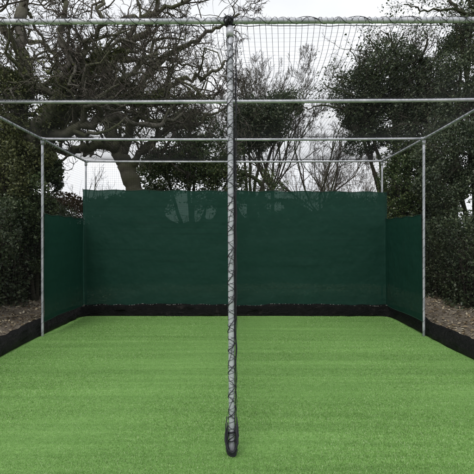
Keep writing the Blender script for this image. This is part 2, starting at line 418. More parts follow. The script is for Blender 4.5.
def wall_net(name, A, B, zt, label, seed, bulge=.03, zlo=.02, axis=0):
    A = np.array(A, float); B = np.array(B, float); L = np.linalg.norm(B - A); n1 = int(L / CELL); n2 = int((zt - zlo) / CELL)
    t, z = np.meshgrid(np.linspace(0, 1, n1 + 1), np.linspace(zlo, zt, n2 + 1), indexing='ij')
    Pg = np.empty(t.shape + (3,)); Pg[..., 0] = A[0] * (1 - t) + B[0] * t; Pg[..., 1] = A[1] * (1 - t) + B[1] * t; Pg[..., 2] = z
    q = np.stack([t * L, z, 0 * z], -1).reshape(-1, 3)
    o = lump(q, .28, seed).reshape(t.shape); o2 = lump(q, .5, seed + 1).reshape(t.shape)
    hold = np.clip((zt - z) / .4, 0, 1)
    Pg[..., axis] += bulge * o * hold
    Pg[..., 2] += .015 * o2 * hold; Pg[..., 1 - axis] += .02 * o2 * hold
    a = Acc(); net_from(Pg, a, .0008 if name == 'side_net' else .0011); return tag(a.build(name, M['net'], smooth=False), label, 'cage net')
wall_net('side_net', (XL - .05, D[0]), (XL - .05, D[3]), H - .02, 'black mesh side net in front of the hedge on the left of the cage', 41)
wall_net('side_net', (XR + .05, D[0]), (XR + .05, D[3]), H + .0, 'black mesh side net in front of the hedge on the right of the cage', 43)
wall_net('back_net', (XL, D[3] + .03), (XR, D[3] + .03), H - .03, 'black mesh net closing the far end above the green screen', 45, axis=1)
wall_net('divider_net', (PX - .005, D[0] + .03), (PX + .005, D[3] - .12), H - .32, 'black mesh divider net running back edge-on behind the centre post', 47, bulge=.012, zlo=.015)

# lacing cords
def helix(A, B, r, pitch, cr, jit=.12, ph=0, seed=0, ppt=14, sides=5, acc=None, droop=0):
    A = np.array(A, float); B = np.array(B, float); L = np.linalg.norm(B - A); v = (B - A) / L
    u = np.cross(v, [0, 0, 1.]) if abs(v[2]) < .9 else np.cross(v, [0, 1., 0]); u /= np.linalg.norm(u); w_ = np.cross(v, u)
    n = abs(int(L / pitch * ppt)) + 2; s = np.linspace(0, L, n)
    rr = np.random.default_rng(seed); cum = np.cumsum(1 + rr.normal(size=n) * jit * 2.5); cum = cum / cum[-1] * L / pitch * 2 * PI
    cum += .8 * np.sin(s * 2.3 + seed) + ph
    rad = r + np.abs(rr.normal(size=n)) * .0012
    pts = A + v * s[:, None] + u * (np.cos(cum) * rad)[:, None] + w_ * (np.sin(cum) * rad)[:, None]
    if droop: pts[:, 2] -= droop * np.abs(np.sin(s * 9 + seed)) ** 2
    acc.tube(pts, cr, sides, caps=True)
a = Acc()
helix((XL - .1, D[0], H - .0), (PX - .05, D[0], H + .008), R + .003, .155, .0017, seed=5, acc=a)
helix((PX + .05, D[0], H + .008), (XR + .1, D[0], H + .02), R + .003, .175, .0017, seed=8, acc=a)
helix((XL - .1, D[0] + .004, H + .005), (XR + .1, D[0] + .004, H + .021), R + .004, .40, .0021, seed=9, acc=a)
helix((XL, D[0], H), (XR, D[0], H + .018), R + .0018, .043, .0011, seed=31, acc=a, jit=.05, ppt=9, sides=4)
helix((XL, D[0], H), (XR, D[0], H + .018), R + .0018, -.115, .0014, seed=33, acc=a, jit=.1, ppt=-9, sides=4)
# net selvedge rope lying along the under-side of the bar
s = np.linspace(XL, XR, 400)
a.tube(np.stack([s, D[0] + .012 + .006 * np.sin(s * 21), H - R - .004 + .008 * (s - XL) / 6 - .004 * np.sin(s * 17) ** 2], -1), .0028, 5)
tag(a.build('lacing_cord', M['cord']), 'black cord laced round the front top bar of the cage', 'lacing cord', 'cords lacing the nets to the frame')
a = Acc()
helix((PX - .0055, D[0], .10), (PX - .02, D[0], H - .1), .0245, .165, .0028, seed=12, acc=a, jit=.16)
helix((PX - .0055, D[0], .10), (PX - .02, D[0], H - .1), .0250, .31, .0017, seed=15, acc=a, ph=2, jit=.2)
helix((PX - .0055, D[0], .10), (PX - .02, D[0], H - .1), .0235, -.10, .0018, seed=17, acc=a, ph=1, jit=.2, ppt=-14)
helix((PX - .0055, D[0], .10), (PX - .02, D[0], H - .1), .0232, .048, .0013, seed=18, acc=a, ph=1, jit=.1, ppt=10, sides=4)
# bundled selvedge of the divider net against the right of the post
z = np.linspace(.05, H - .1, 260)
for q in range(3):
    a.tube(np.stack([PX + .019 + .004 * q + .003 * np.sin(z * (19 + 7 * q) + q), D[0] + .006 - .007 * q + .005 * np.sin(z * (13 + 5 * q)), z], -1), .003 - .0004 * q, 5)
# short knots on the post
for zz in np.arange(.22, 2.9, .047):
    ph = rng.uniform(0, .6)
    t = np.linspace(.6 + ph, 2.2 + ph, 6) - PI
    if rng.uniform() < .75:
        a.tube(np.stack([PX - .0055 + .0235 * np.cos(t), D[0] + .0235 * np.sin(t), zz + .006 * np.sin(t * 2)], -1), .0012, 4)
tag(a.build('lacing_cord', M['cord']), 'black cord spiralling up the centre post', 'lacing cord', 'cords lacing the nets to the frame')
for s, X, sd_ in ((0, XL, 50), (1, XR, 60)):
    a = Acc()
    for k in range(3):
        helix((X, D[k] + .05, bz[k][s] - .003), (X, D[k + 1] - .05, bz[k + 1][s] - .003), R + .003, .13, .0017, seed=sd_ + k, acc=a)
    for k in (2,):
        helix((X, D[k], .05), (X, D[k], H - .12), R + .003, .16, .0014, seed=sd_ + 5 + k, acc=a)
    tag(a.build('lacing_cord', M['cord']), ('black cord laced along the left side rail and post', 'black cord laced along the right side rail and post')[s], 'lacing cord', 'cords lacing the nets to the frame')

# wound knot on top of centre post
a = Acc(); c = np.array([PX - .025, D[0] - .004, H + .004])
for q in range(16):
    n = 18; t = np.linspace(0, 2 * PI, n, endpoint=False)
    ax = rng.normal(size=3); ax /= np.linalg.norm(ax); u = np.cross(ax, [.3, .5, .8]); u /= np.linalg.norm(u); w_ = np.cross(ax, u)
    rad = .027 + .004 * rng.normal(); pts = c + rng.normal(size=3) * .006 + (np.cos(t)[:, None] * u + np.sin(t)[:, None] * w_) * rad
    pts[:, 2] = c[2] + (pts[:, 2] - c[2]) * .85
    a.tube(pts, .0055, 6, closed=True)
for q in range(5):
    e = c + np.array([rng.uniform(-.03, .03), rng.uniform(-.03, 0), 0]); b_ = e + np.array([rng.uniform(-.04, .04), rng.uniform(-.02, .01), rng.uniform(.02, .045) * (1 if q < 3 else -1)])
    a.tube([c, e, b_], [.005, .005, .003], 5)
tag(a.build('rope_knot', M['cord']), 'knotted bunch of black rope where the centre post meets the top bar', 'rope knot')
# gathered net at the foot of the post: a long teardrop loop of black rope
a = Acc(); c = np.array([PX - .006, D[0], 0])
for q in range(10):
    wq = .027 + .0022 * q; zt = .12 + .03 * rng.uniform(-1, 1) + .01 * q; n = 30
    t = np.linspace(0, 1, n); side = np.cos(t * PI)
    prof = np.sin(np.clip(t, 0, 1) * PI)
    z = .016 + (zt) * (1 - prof ** .55) + .004 * q
    pts = np.stack([c[0] + side * wq * (.72 + .35 * prof ** .3), c[1] - .006 * q - .050 * prof ** .9 + .01, z], -1)
    pts += rng.normal(size=pts.shape) * .0012
    a.tube(pts + np.cumsum(rng.normal(size=pts.shape), 0) * .0009, .0038, 6)
for q in range(6):
    t = np.linspace(0, 2 * PI, 22, endpoint=False); rad = .028 + .0015 * q
    pts = np.stack([c[0] + rad * np.cos(t), c[1] - .022 + (rad + .012) * np.sin(t), .018 + .006 * q + .006 * np.sin(t * 2 + q)], -1)
    a.tube(pts, .0055, 6, closed=True)
for zz, rad in ((.155, .028), (.163, .029), (.10, .031)):
    t = np.linspace(0, 2 * PI, 22, endpoint=False)
    a.tube(np.stack([c[0] + rad * np.cos(t), c[1] + rad * np.sin(t), zz + .008 * np.cos(t + 1)], -1), .0035, 6, closed=True)
tag(a.build('rope_loop', M['cord']), 'black rope loop gathered round the foot of the centre post', 'rope loop')

# ------------------------------------------------------------------ windbreak screens
def screen(name, A, B, z0a, z0b, z1a, z1b, label, out_axis, seed, amp=.012):
    A = np.array(A, float); B = np.array(B, float); L = np.linalg.norm(B - A)
    root = empty(name, label, 'windbreak screen', ((A[0] + B[0]) / 2, (A[1] + B[1]) / 2, min(z0a, z0b)), 'green windbreak screens lining the cage')
    n1, n2 = int(L / .05), 50
    t, s = np.meshgrid(np.linspace(0, 1, n1 + 1), np.linspace(0, 1, n2 + 1), indexing='ij')
    zl = z0a * (1 - t) + z0b * t + .01 * np.sin(t * L * 3 + seed); zh = z1a * (1 - t) + z1b * t - .018 * np.abs(np.sin(t * L / .62 * PI)) ** 2
    Pg = np.empty(t.shape + (3,)); Pg[..., 0] = A[0] * (1 - t) + B[0] * t; Pg[..., 1] = A[1] * (1 - t) + B[1] * t; Pg[..., 2] = zl * (1 - s) + zh * s
    q = np.stack([t * L, s * .8, 0 * s], -1).reshape(-1, 3)
    wv = lump(q, .33, seed).reshape(t.shape); w2 = lump(np.stack([t * L, s * 1.2 + t * L * .5, 0 * s], -1).reshape(-1, 3), 1.1, seed + 1).reshape(t.shape)
    Pg[..., out_axis] += amp * wv + amp * .35 * w2 * (1 - s * .5)
    I = np.arange(t.size).reshape(t.shape)
    Q = np.stack([I[:-1, :-1], I[1:, :-1], I[1:, 1:], I[:-1, 1:]], -1).reshape(-1, 4)
    a = Acc(); a.add(Pg.reshape(-1, 3), Q); a.build('sheet', M['screen'], root)
    for nm, row in (('top_hem', Pg[:, -1]), ('bottom_hem', Pg[:, 0])):
        a = Acc(); a.tube(row, .006, 6); a.build(nm, M['hem'], root)
    k = max(2, int(L / .62))
    for i in range(k + 1):
        j = int(round(i / k * n1)); c = Pg[j, -1] - np.array([0, 0, .03])
        th = np.linspace(0, 2 * PI, 12, endpoint=False)
        a = Acc(); pts = np.tile(c, (12, 1)); pts[:, 2] += .035 * np.sin(th) + .02; pts[:, out_axis] += .012 * np.cos(th); a.tube(pts, .0022, 5, closed=True)
        a.build('cable_tie', M['cord'], root)
    return root
M['hem'] = mk_plain('dark_green_hem', (.010, .038, .026), .7)
SXL, SXR = -3.035, 2.955
screen('windbreak_screen', (SXL, 9.335), (SXR, 9.335), .20, .20, 2.475, 2.435, 'wide dark green screen across the far end of the cage', 1, 71)
screen('windbreak_screen', (XL + .035, 7.30), (SXL + .02, 9.31), .235, .21, 1.90, 1.905, 'low green screen on the left side, below the brown beech hedge', 0, 81, .02)
screen('windbreak_screen', (SXR - .03, 9.31), (XR - .03, 7.30), .21, .235, 1.90, 1.885, 'low green screen on the right side of the cage', 0, 91, .016)

# black skirt along the three sides
path = []
def skirt_path():
    pts = []
    for y in np.arange(2.6, 8.95, .06): pts.append((-3.03, y, -1, 0))
    for th in np.linspace(0, PI / 2, 7)[1:-1]:
        pts.append((-3.03 + .22 * (1 - math.cos(th)), 8.95 + .22 * math.sin(th), -math.cos(th), math.sin(th)))
    for x in np.arange(-2.81, 2.715, .06): pts.append((x, 9.17, 0, 1))
    for th in np.linspace(PI / 2, 0, 7)[1:-1]:
        pts.append((2.935 - .22 * (1 - math.cos(th)), 8.95 + .22 * math.sin(th), math.cos(th), math.sin(th)))
    for y in np.arange(8.95, 2.6, -.06): pts.append((2.935, y, 1, 0))
    return np.array(pts)
sp = skirt_path(); arc = np.concatenate([[0], np.cumsum(np.hypot(*np.diff(sp[:, :2], axis=0).T))])
sec = np.array([(.10, .0), (.012, .0), (-.004, .022), (.004, .06), (.022, .10), (.05, .145), (.085, .185), (.125, .212), (.155, .214), (.17, .19), (.165, .12), (.16, .0)])
ns_, nk = len(sp), len(sec)
Pg = np.empty((ns_, nk, 3))
qa = np.stack([arc, 0 * arc, 0 * arc], -1)
for j, (o, z) in enumerate(sec):
    l1 = lump(qa + [0, z * 3, 0], .45, 100); l2 = lump(qa + [0, z * 7 + o * 4, 0], 1.3, 101); l3 = lump(qa + [0, z * 16, o * 9], 3.0, 102)
    f = min(1, z / .06); l3 = l3 * 1.5
    oo = o + f * (.036 * l1 + .032 * l2 + .014 * l3) * (1.0 if j < 8 else .4)
    zz = z + f * (.024 * l1 + .018 * l2 + .008 * l3)
    Pg[:, j, 0] = sp[:, 0] + sp[:, 2] * oo; Pg[:, j, 1] = sp[:, 1] + sp[:, 3] * oo; Pg[:, j, 2] = np.maximum(zz, .012 if j < 2 else -.02) if j < 11 else -.03
I = np.arange(ns_ * nk).reshape(ns_, nk)
Q = np.stack([I[:-1, :-1], I[:-1, 1:], I[1:, 1:], I[1:, :-1]], -1).reshape(-1, 4)
a = Acc(); a.add(Pg.reshape(-1, 3), Q)
sk = empty('ground_skirt', 'black fabric skirt rolled along the foot of the cage on three sides', 'ground skirt', (0, 9.2, 0))
o = a.build('fabric_roll', M['skirt'], sk)
u_ = np.linspace(0, ns_ - 1, ns_ * 4); st = np.stack([np.interp(u_, np.arange(ns_), Pg[:, 7, c]) for c in range(3)], -1)
st[:, 2] += np.random.default_rng(6).uniform(-.013, .003, len(st)) - .012 * (st[:, 1] < 9.1)
a = Acc(); a.tube(st, .0022, 5); a.build('edge_stitching', M['tie'], sk)

# ------------------------------------------------------------------ vegetation machinery
class Tree:
    def __init__(s, seed): s.r = np.random.default_rng(seed); s.thick = Acc(); s.SA = []; s.SB = []; s.ra = []; s.rb = []; s.tips = []; s.n = 0
    def limb(s, pts, r0, r1, sides=10, sub=6, gn=.06):
        """hand-laid limb: Catmull-Rom through pts with knobbly noise"""
        p = np.array(pts, float); p = np.vstack([2 * p[0] - p[1], p, 2 * p[-1] - p[-2]]); out = []
        for i in range(1, len(p) - 2):
            for t in np.linspace(0, 1, sub, endpoint=False):
                a, b, c, d = p[i - 1:i + 3]
                out.append(.5 * (2 * b + (c - a) * t + (2 * a - 5 * b + 4 * c - d) * t * t + (3 * b - a - 3 * c + d) * t ** 3))
        out.append(p[-2]); out = np.array(out); n = len(out)
        out += s.r.normal(size=out.shape) * gn * np.linspace(.4, 1, n)[:, None]
        rad = np.linspace(r0, r1, n) * (1 + .12 * s.r.normal(size=n))
        s.thick.tube(out, rad, sides); return out, np.linspace(r0, r1, n)
    def grow(s, p, d, L, r, lvl, gn=.28, up=.03, kids=3.2, rmin=.004, seg=None, ang=(.5, 1.15), shrink=.62, stem_thick=.03, flat=1.0):
        n = max(3, int(L / (seg or max(.10, L * .14)))); step = L / n
        d = d / np.linalg.norm(d); pts = [p]; dirs = [d]
        for i in range(n):
            d = d + s.r.normal(size=3) * gn * np.array([1, flat, 1]); d[2] += up; d /= np.linalg.norm(d); p = p + d * step; pts.append(p); dirs.append(d)
        rad = r * (1 - np.linspace(0, 1, n + 1) * .72)
        if r > stem_thick: s.thick.tube(np.array(pts), rad, 7 if r > .05 else 5, caps=False)
        else:
            s.SA += pts[:-1]; s.SB += pts[1:]; s.ra += list(rad[:-1]); s.rb += list(rad[1:])
        s.n += n
        if lvl <= 0:
            s.tips.append(pts[-1]); s.tips.append(pts[len(pts) // 2]); return
        nk = s.r.poisson(kids) + 1
        for q in range(nk):
            t = s.r.uniform(.18, 1); i = min(int(t * n), n - 1); b = pts[i] * (1 - (t * n - i)) + pts[i + 1] * (t * n - i)
            ax = np.cross(dirs[i], s.r.normal(size=3)); ax /= max(np.linalg.norm(ax), 1e-6); an = s.r.uniform(*ang)
            nd = dirs[i] * math.cos(an) + ax * math.sin(an)
            nr = max(rmin * .7, rad[i] * s.r.uniform(.42, .72)); s.grow(b, nd, L * shrink * s.r.uniform(.65, 1.25) * (1 - .3 * t), nr, lvl - 1, gn, up, kids, rmin, None, ang, shrink, stem_thick, flat)
    def sprout(s, line, rads, per_m, L, lvl, start=.1, thick=.5, **kw):
        seg = np.linalg.norm(np.diff(line, axis=0), axis=1); tot = seg.sum(); k = int(tot * per_m)
        cum = np.concatenate([[0], np.cumsum(seg)])
        for u in s.r.uniform(start, 1, k):
            i = min(np.searchsorted(cum, u * tot) - 1, len(seg) - 1); i = max(i, 0)
            t = line[i + 1] - line[i]; t = t / np.linalg.norm(t); ax = np.cross(t, s.r.normal(size=3)); ax /= np.linalg.norm(ax)
            an = s.r.uniform(.5, 1.3); d = t * math.cos(an) + ax * math.sin(an); d[2] += .12
            s.grow(line[i], d, L * s.r.uniform(.6, 1.3), min(rads[i] * thick, .05 + .03 * (thick > .6)) * s.r.uniform(.5, 1), lvl, **kw)
    def fin(s, name, label, cat, base, bark, twig, leaf=None, group=None, leafpart='leaves', rscale=1):
        root = empty(name, label, cat, tuple(base), group)
        if s.thick.n: s.thick.build('trunk', bark, root)
        if s.SA:
            a = Acc(); a.segs(np.array(s.SA), np.array(s.SB), np.maximum(np.array(s.ra), .0028) * rscale, np.maximum(np.array(s.rb), .0022) * rscale, 3); a.build('crown', twig, root, smooth=False)
        if leaf is not None: leaf[0].build('foliage', leaf[1], root, smooth=False)
        return root

def pl(*rows): return [P(x, y, d) for x, y, d in rows]

def clusters(tips, k, rad, r, squash=.7):
    tips = np.asarray(tips); q = r.normal(size=(len(tips), k, 3)) * rad * np.array([1, 1, squash])
    return (tips[:, None] + q).reshape(-1, 3)

# ---- left gnarled tree, mossy, leaning over the cage
T = Tree(3)
tr, rr_ = T.limb(pl((-22, 330, 10.3), (-12, 250, 10.3), (2, 195, 10.2), (22, 158, 10.2), (40, 138, 10.2)), .46, .27, 14, gn=.04)
LB = []
def L_(rows, a_, b_, gn=.065): l = T.limb(pl(*rows), a_ * .95, b_ * .95, 9, gn=gn); LB.append(l); return l
L_([(38, 140, 10.2), (60, 120, 10.4), (88, 106, 10.8), (122, 101, 11.2), (160, 104, 11.6), (196, 94, 12.1)], .19, .045)
L_([(16, 168, 10.2), (34, 132, 9.9), (52, 106, 9.8), (60, 82, 9.8), (82, 72, 9.9), (100, 58, 10.1), (118, 52, 10.3)], .16, .05)
L_([(8, 182, 10.3), (16, 122, 10.6), (25, 82, 10.8), (20, 40, 11), (28, -18, 11.2)], .24, .09)
L_([(44, 140, 10.2), (78, 128, 10.0), (112, 118, 10.1), (150, 126, 10.4), (186, 118, 10.8)], .13, .035)
L_([(25, 82, 10.8), (48, 92, 10.6), (72, 84, 10.4), (92, 88, 10.4), (128, 74, 10.6), (160, 48, 11.2)], .12, .04)
L_([(60, 82, 9.8), (70, 58, 9.6), (60, 34, 9.6), (68, 10, 9.7), (60, -15, 9.8)], .075, .04)
L_([(20, 50, 10.9), (5, 30, 10.5), (-12, 10, 10.3)], .10, .05)
L_([(82, 72, 9.9), (88, 44, 9.7), (102, 22, 9.6), (98, -12, 9.6)], .07, .03)
for l in LB: T.sprout(l[0], l[1], 2.3, 1.7, 3, gn=.44, kids=2.2, up=.04, shrink=.65, rmin=.013, thick=.8); T.sprout(l[0], l[1], 1.6, 1.0, 3, gn=.38, kids=1.8, up=.03, shrink=.66, rmin=.007)
LF = Acc()
C = []
for l in [ (tr, rr_) ] + LB[:3]:
    for i in range(0, len(l[0]), 1):
        big = 1 if l[0] is tr else .35
        k = int(330 * big); q = T.r.normal(size=(k, 3)); q /= np.linalg.norm(q, axis=1, keepdims=True)
        C.append(l[0][i] + q * (l[1][i] * 1.15 + .16 * T.r.uniform(0, 1, (k, 1)) ** 2) + T.r.normal(size=3) * .05)
C = np.concatenate(C); C = C[lump(C, .7, 5) > -.15]
LF.leaves(C, .06); tp = np.array(T.tips); print('tips', len(tp), len(T.SA)); tp = tp[(lump(tp, .35, 8) > .35) & (tp[:, 0] < -3.2)]; LF.leaves(clusters(tp, 4, .09, T.r), .05)
T.fin('oak_tree', 'gnarled mossy oak with an ivied trunk at the far left edge, leaning right', 'tree', P(-22, 318, 10.3) * [1, 1, 0], M['bark_oak'], M['twig'], (LF, M['olive']))

# ---- second oak, trunk rising behind the left part of the screen
T = Tree(7)
tr, rr_ = T.limb(pl((146, 300, 13.4), (140, 210, 13.4), (133, 185, 13.4), (126, 166, 13.4), (116, 148, 13.4)), .25, .21, 14, gn=.03)
LB = []
L_([(116, 148, 13.4), (96, 144, 13.0), (72, 152, 12.6), (52, 148, 12.3), (30, 152, 12.1)], .16, .05)
L_([(117, 150, 13.4), (110, 124, 13.5), (116, 100, 13.6), (108, 74, 13.8), (124, 48, 14), (150, 26, 14.2), (162, -18, 14.4)], .21, .06)
L_([(122, 156, 13.4), (132, 126, 13.2), (150, 98, 13), (176, 84, 12.8), (206, 76, 12.7), (232, 60, 12.7)], .15, .03)
L_([(113, 112, 13.5), (136, 88, 13.9), (160, 62, 14.2), (188, 44, 14.4), (216, 28, 14.6), (238, 14, 14.6)], .13, .03)
L_([(109, 80, 13.7), (90, 66, 13.4), (66, 72, 13.2), (46, 46, 13), (14, 40, 13)], .12, .04)
L_([(128, 168, 13.4), (150, 142, 13.6), (170, 128, 13.8), (198, 124, 14), (226, 106, 14)], .13, .03)
L_([(124, 48, 14), (138, 22, 13.6), (180, 4, 13.4), (210, -10, 13.3)], .09, .03)
L_([(150, 98, 13), (170, 104, 12.7), (200, 100, 12.5), (222, 88, 12.4)], .08, .025)
L_([(112, 96, 13.6), (96, 96, 13.9), (70, 94, 14.2), (44, 108, 14.3)], .11, .04)
for l in LB: T.sprout(l[0], l[1], 2.1, 2.1, 3, gn=.44, kids=2.5, up=.05, shrink=.65, rmin=.014, thick=.8); T.sprout(l[0], l[1], 2.2, 1.2, 3, gn=.40, kids=2.2, up=.04, shrink=.66, rmin=.008)
T.fin('oak_tree', 'spreading bare oak whose trunk rises behind the left half of the green screen', 'tree', P(146, 305, 13.4) * [1, 1, 0], M['bark_oak'], M['twig'])

def crown_tree(name, label, base_px, ells, seed, leafmat, n_leaf, size, trunk_r=.12, dens=.0, freq=.8, twigs=10, barem=None, twlen=.8, cat='tree', group=None, bark='bark_dark', poke=0, pokelen=.7, zbase=.1, shell=.45, limbs=()):
    """evergreen built from limbs that run into several irregular leafy masses (ells: px x, px y, d, rx, ry, rz in m)"""
    T = Tree(seed); bx, by, bd = base_px
    base = np.array([(bx - CX) / F * bd, bd, zbase]); LF = Acc(); C = []
    vol = np.array([e[3] * e[4] * e[5] for e in ells]) ** (2 / 3); vol /= vol.sum()
    for e, f in zip(ells, vol):
        c = P(e[0], e[1], e[2]); R3 = np.array(e[3:6])
        mid = base * .55 + c * .45; mid = mid + T.r.normal(size=3) * .15; mid[0] = base[0] * .75 + c[0] * .25
        l = T.limb([base + T.r.normal(size=3) * [.05, .05, 0], mid, c], trunk_r * (.6 + .6 * f), trunk_r * .3, 8, gn=.03)
        m = max(2, int(twigs * f * len(ells)))
        for q in range(m):
            d = T.r.normal(size=3); d /= np.linalg.norm(d); d[2] = abs(d[2]) * .7 + d[2] * .3
            T.grow(c - d * R3 * .15, d, float(np.min(R3)) * twlen, trunk_r * .22, 2, gn=.25, kids=2.8, up=.03)
        for q in range(poke):
            d = T.r.normal(size=3); d[2] = abs(d[2]) + .4; d /= np.linalg.norm(d)
            T.grow(c + d * R3 * .6, d, float(np.min(R3)) * pokelen, trunk_r * .17, 2, gn=.24, kids=3.6, up=.05)
        k = int(n_leaf * f * 2.2); q = T.r.normal(size=(k, 3)); q /= np.linalg.norm(q, axis=1, keepdims=True)
        rr = (1 - shell * T.r.uniform(0, 1, (k, 1)) ** 1.4)
        lob = 1 + .22 * lump(q * 1.0 + c, .55, seed + 3)[:, None] + .12 * lump(q * 2 + c, 1.1, seed + 4)[:, None]
        p = c + q * R3 * rr * lob; ln = lump(p, freq, seed) + .5 * lump(p, freq * 2.3, seed + 9)
        C.append(p[ln > dens])
    for rows in limbs:
        l = T.limb(pl(*rows), .035, .012, 6, gn=.03); T.sprout(l[0], l[1], 5, .55, 2, gn=.3, kids=2.4, up=.03)
    C = np.concatenate(C)
    if len(C) > n_leaf: C = C[T.r.choice(len(C), n_leaf, replace=False)]
    LF.leaves(C, size)
    # leaves along the twigs knit the masses to their wood
    tp = np.array(T.tips); LF.leaves(clusters(tp[T.r.choice(len(tp), min(len(tp), 1500), replace=False)], 6, .12, T.r), size)
    return T.fin(name, label, cat, (base[0], base[1], zbase), M[bark], M['twig'], (LF, M[leafmat]), group)

# ---- evergreens behind the screen
crown_tree('holly_tree', 'green leafy holly rising behind the screen, just left of the centre post', (190, 0, 15.5),
           [(195, 158, 15.2, 1.5, 1.2, .8), (165, 172, 15.4, 1.0, 1, .8), (214, 182, 15, 1.0, 1, .8), (190, 128, 15.6, 1.1, 1, .55), (150, 200, 15.8, .8, .9, .6)], 21, 'holly', 26000, .07, dens=.02, twigs=14)
crown_tree('ivy_tree', 'dark ivy covered tree top just right of the centre post, behind the bars', (250, 0, 16.5),
           [(262, 122, 16, 1.15, 1.1, .75), (286, 108, 16.4, .6, .8, .45), (250, 142, 16, .7, .8, .4), (240, 118, 16.2, .5, .7, .5)], 23, 'ever', 16000, .075, dens=.08, twigs=16, poke=6)
# arching branch right of the post
T = Tree(27)
l = T.limb(pl((262, 300, 14.5), (262, 205, 14.5), (262, 186, 14.5), (250, 176, 14.5), (236, 172, 14.4), (215, 176, 14.3)), .075, .05, 7, gn=.02)
T.sprout(l[0], l[1], 3, .7, 2, start=.4, gn=.3)
LF = Acc(); LF.leaves(clusters(np.array(T.tips), 8, .12, T.r), .06)
T.fin('arched_shrub', 'thin dark stem arching over the screen just right of the centre post', 'shrub', P(262, 300, 14.5) * [1, 1, 0], M['bark_dark'], M['twig'], (LF, M['holly']))

# ---- bare trees in the middle distance
def bare_tree(name, label, x, d, top_y, seed, spread=.5, nl=6, r=.12, lvl=4, twig='twig_far', kids=3.2, base_split=.35, up=.08, gn=.16, group='bare trees beyond the screen', cat='bare tree', rscale=1):
    T = Tree(seed); base = np.array([(x - CX) / F * d, d, .1]); ztop = CAMZ - (top_y - CY) / F * d; Ht = ztop
    sp_ = base + np.array([0, 0, Ht * base_split]); l = T.limb([base, (base + sp_) / 2 + T.r.normal(size=3) * .06, sp_], r, r * .8, 8, gn=.02)
    for k in range(nl):
        a_ = 2 * PI * k / nl + T.r.uniform(-.5, .5); t = T.r.uniform(.25, 1) * spread
        dr = np.array([math.cos(a_) * t, math.sin(a_) * t, 1]); T.grow(sp_ - [0, 0, T.r.uniform(0, .5)], dr, (Ht * (1 - base_split)) * T.r.uniform(.75, .98), r * .45, lvl, gn=gn, up=up, kids=kids, shrink=.52, ang=(.35, .85))
    return T.fin(name, label, cat, tuple(base), M['bark_dark'], M[twig], None, group, rscale=rscale)
bare_tree('bare_tree', 'bare forked tree in the gap right of the centre post, against the sky', 322, 17, 100, 31, 1.15, 6, .09, 4, 'twig', base_split=.36, kids=3.8, rscale=1.4)
bare_tree('bare_tree', 'fine twiggy bare tree with upright shoots above the second roof bar', 272, 19, 60, 33, .8, 14, .075, 4, 'twig', base_split=.42, kids=5.0, rscale=1.5)
bare_tree('bare_tree', 'pale brown bare tree low on the skyline right of the post', 300, 25, 150, 35, .9, 9, .06, 4, kids=3.4)
bare_tree('bare_tree', 'small bare sapling beside the back right corner post', 365, 20, 150, 37, .9, 8, .05, 4, 'twig', kids=3.3)
bare_tree('bare_tree', 'low bare thicket tree just above the screen between the forked tree and corner', 345, 26, 162, 39, 1.1, 10, .055, 4, kids=3.4)
bare_tree('bare_tree', 'bare tree seen in the gap left of the oak trunk', 96, 19, 168, 40, 1.0, 7, .08, 3, 'twig', kids=2.6)
bare_tree('bare_tree', 'bare tree whose top twigs reach above the front bar at the upper right', 452, 12.5, -14, 42, .7, 7, .12, 4, 'twig', base_split=.55, kids=2.3, gn=.22)

# ---- right-hand evergreens
crown_tree('evergreen_tree', 'broad dark evergreen on the right with bare shoots poking from its crown', (395, 0, 13),
           [(392, 72, 12.8, 1.0, 1, .8), (362, 96, 13, .8, .9, .75), (420, 92, 12.6, 1.0, 1, .95), (396, 116, 13, 1.05, 1, .75), (430, 132, 12.4, 1.0, .9, .8), (356, 118, 13.2, .5, .8, .35), (366, 140, 13.2, .6, .8, .4)],
           51, 'ever', 66000, .052, dens=.10, freq=1.1, twigs=16, poke=16, pokelen=.95,
           limbs=[[(392, 104, 12.8), (384, 98, 12.6), (368, 84, 12.5), (358, 64, 12.4), (350, 48, 12.3)], [(368, 84, 12.5), (350, 81, 12.4), (334, 76, 12.3)], [(380, 96, 12.6), (360, 97, 12.5), (338, 90, 12.4), (322, 84, 12.4)],
                  [(400, 66, 12.6), (392, 42, 12.5), (380, 30, 12.5)], [(365, 118, 12.8), (340, 108, 12.8), (318, 106, 12.9), (298, 112, 13)], [(420, 60, 12.4), (428, 40, 12.4), (424, 28, 12.4)]])
crown_tree('evergreen_tree', 'tall dark evergreen cut by the right edge of the photo', (474, 0, 10.5),
           [(464, 60, 10.4, .55, .8, 1.0), (484, 30, 10.6, .7, .8, .9), (470, 110, 10.2, .8, .8, .8), (452, 150, 10, .8, .8, .7), (490, 180, 10, .9, .8, .9), (440, 190, 10, .5, .7, .5)],
           53, 'ever', 50000, .047, dens=.10, freq=1.1, twigs=16, poke=4,
           limbs=[[(492, 34, 10.4), (470, 16, 10.2), (448, 9, 10.1), (425, 10, 10.1), (402, 4, 10.1)], [(462, 14, 10.2), (450, 2, 10.2), (440, -14, 10.2)], [(480, 24, 10.3), (470, 4, 10.2), (472, -16, 10.2)]])
crown_tree('evergreen_tree', 'yellowish green leafy tree rising behind the low right screen', (398, 0, 12.2),
           [(400, 190, 12, .55, .7, .75), (412, 160, 12.2, .8, .7, .6), (392, 214, 12, .5, .6, .5), (432, 206, 11.6, .7, .6, .6), (428, 168, 12, .6, .6, .5)], 55, 'holly', 22000, .055, dens=.1, twigs=14)

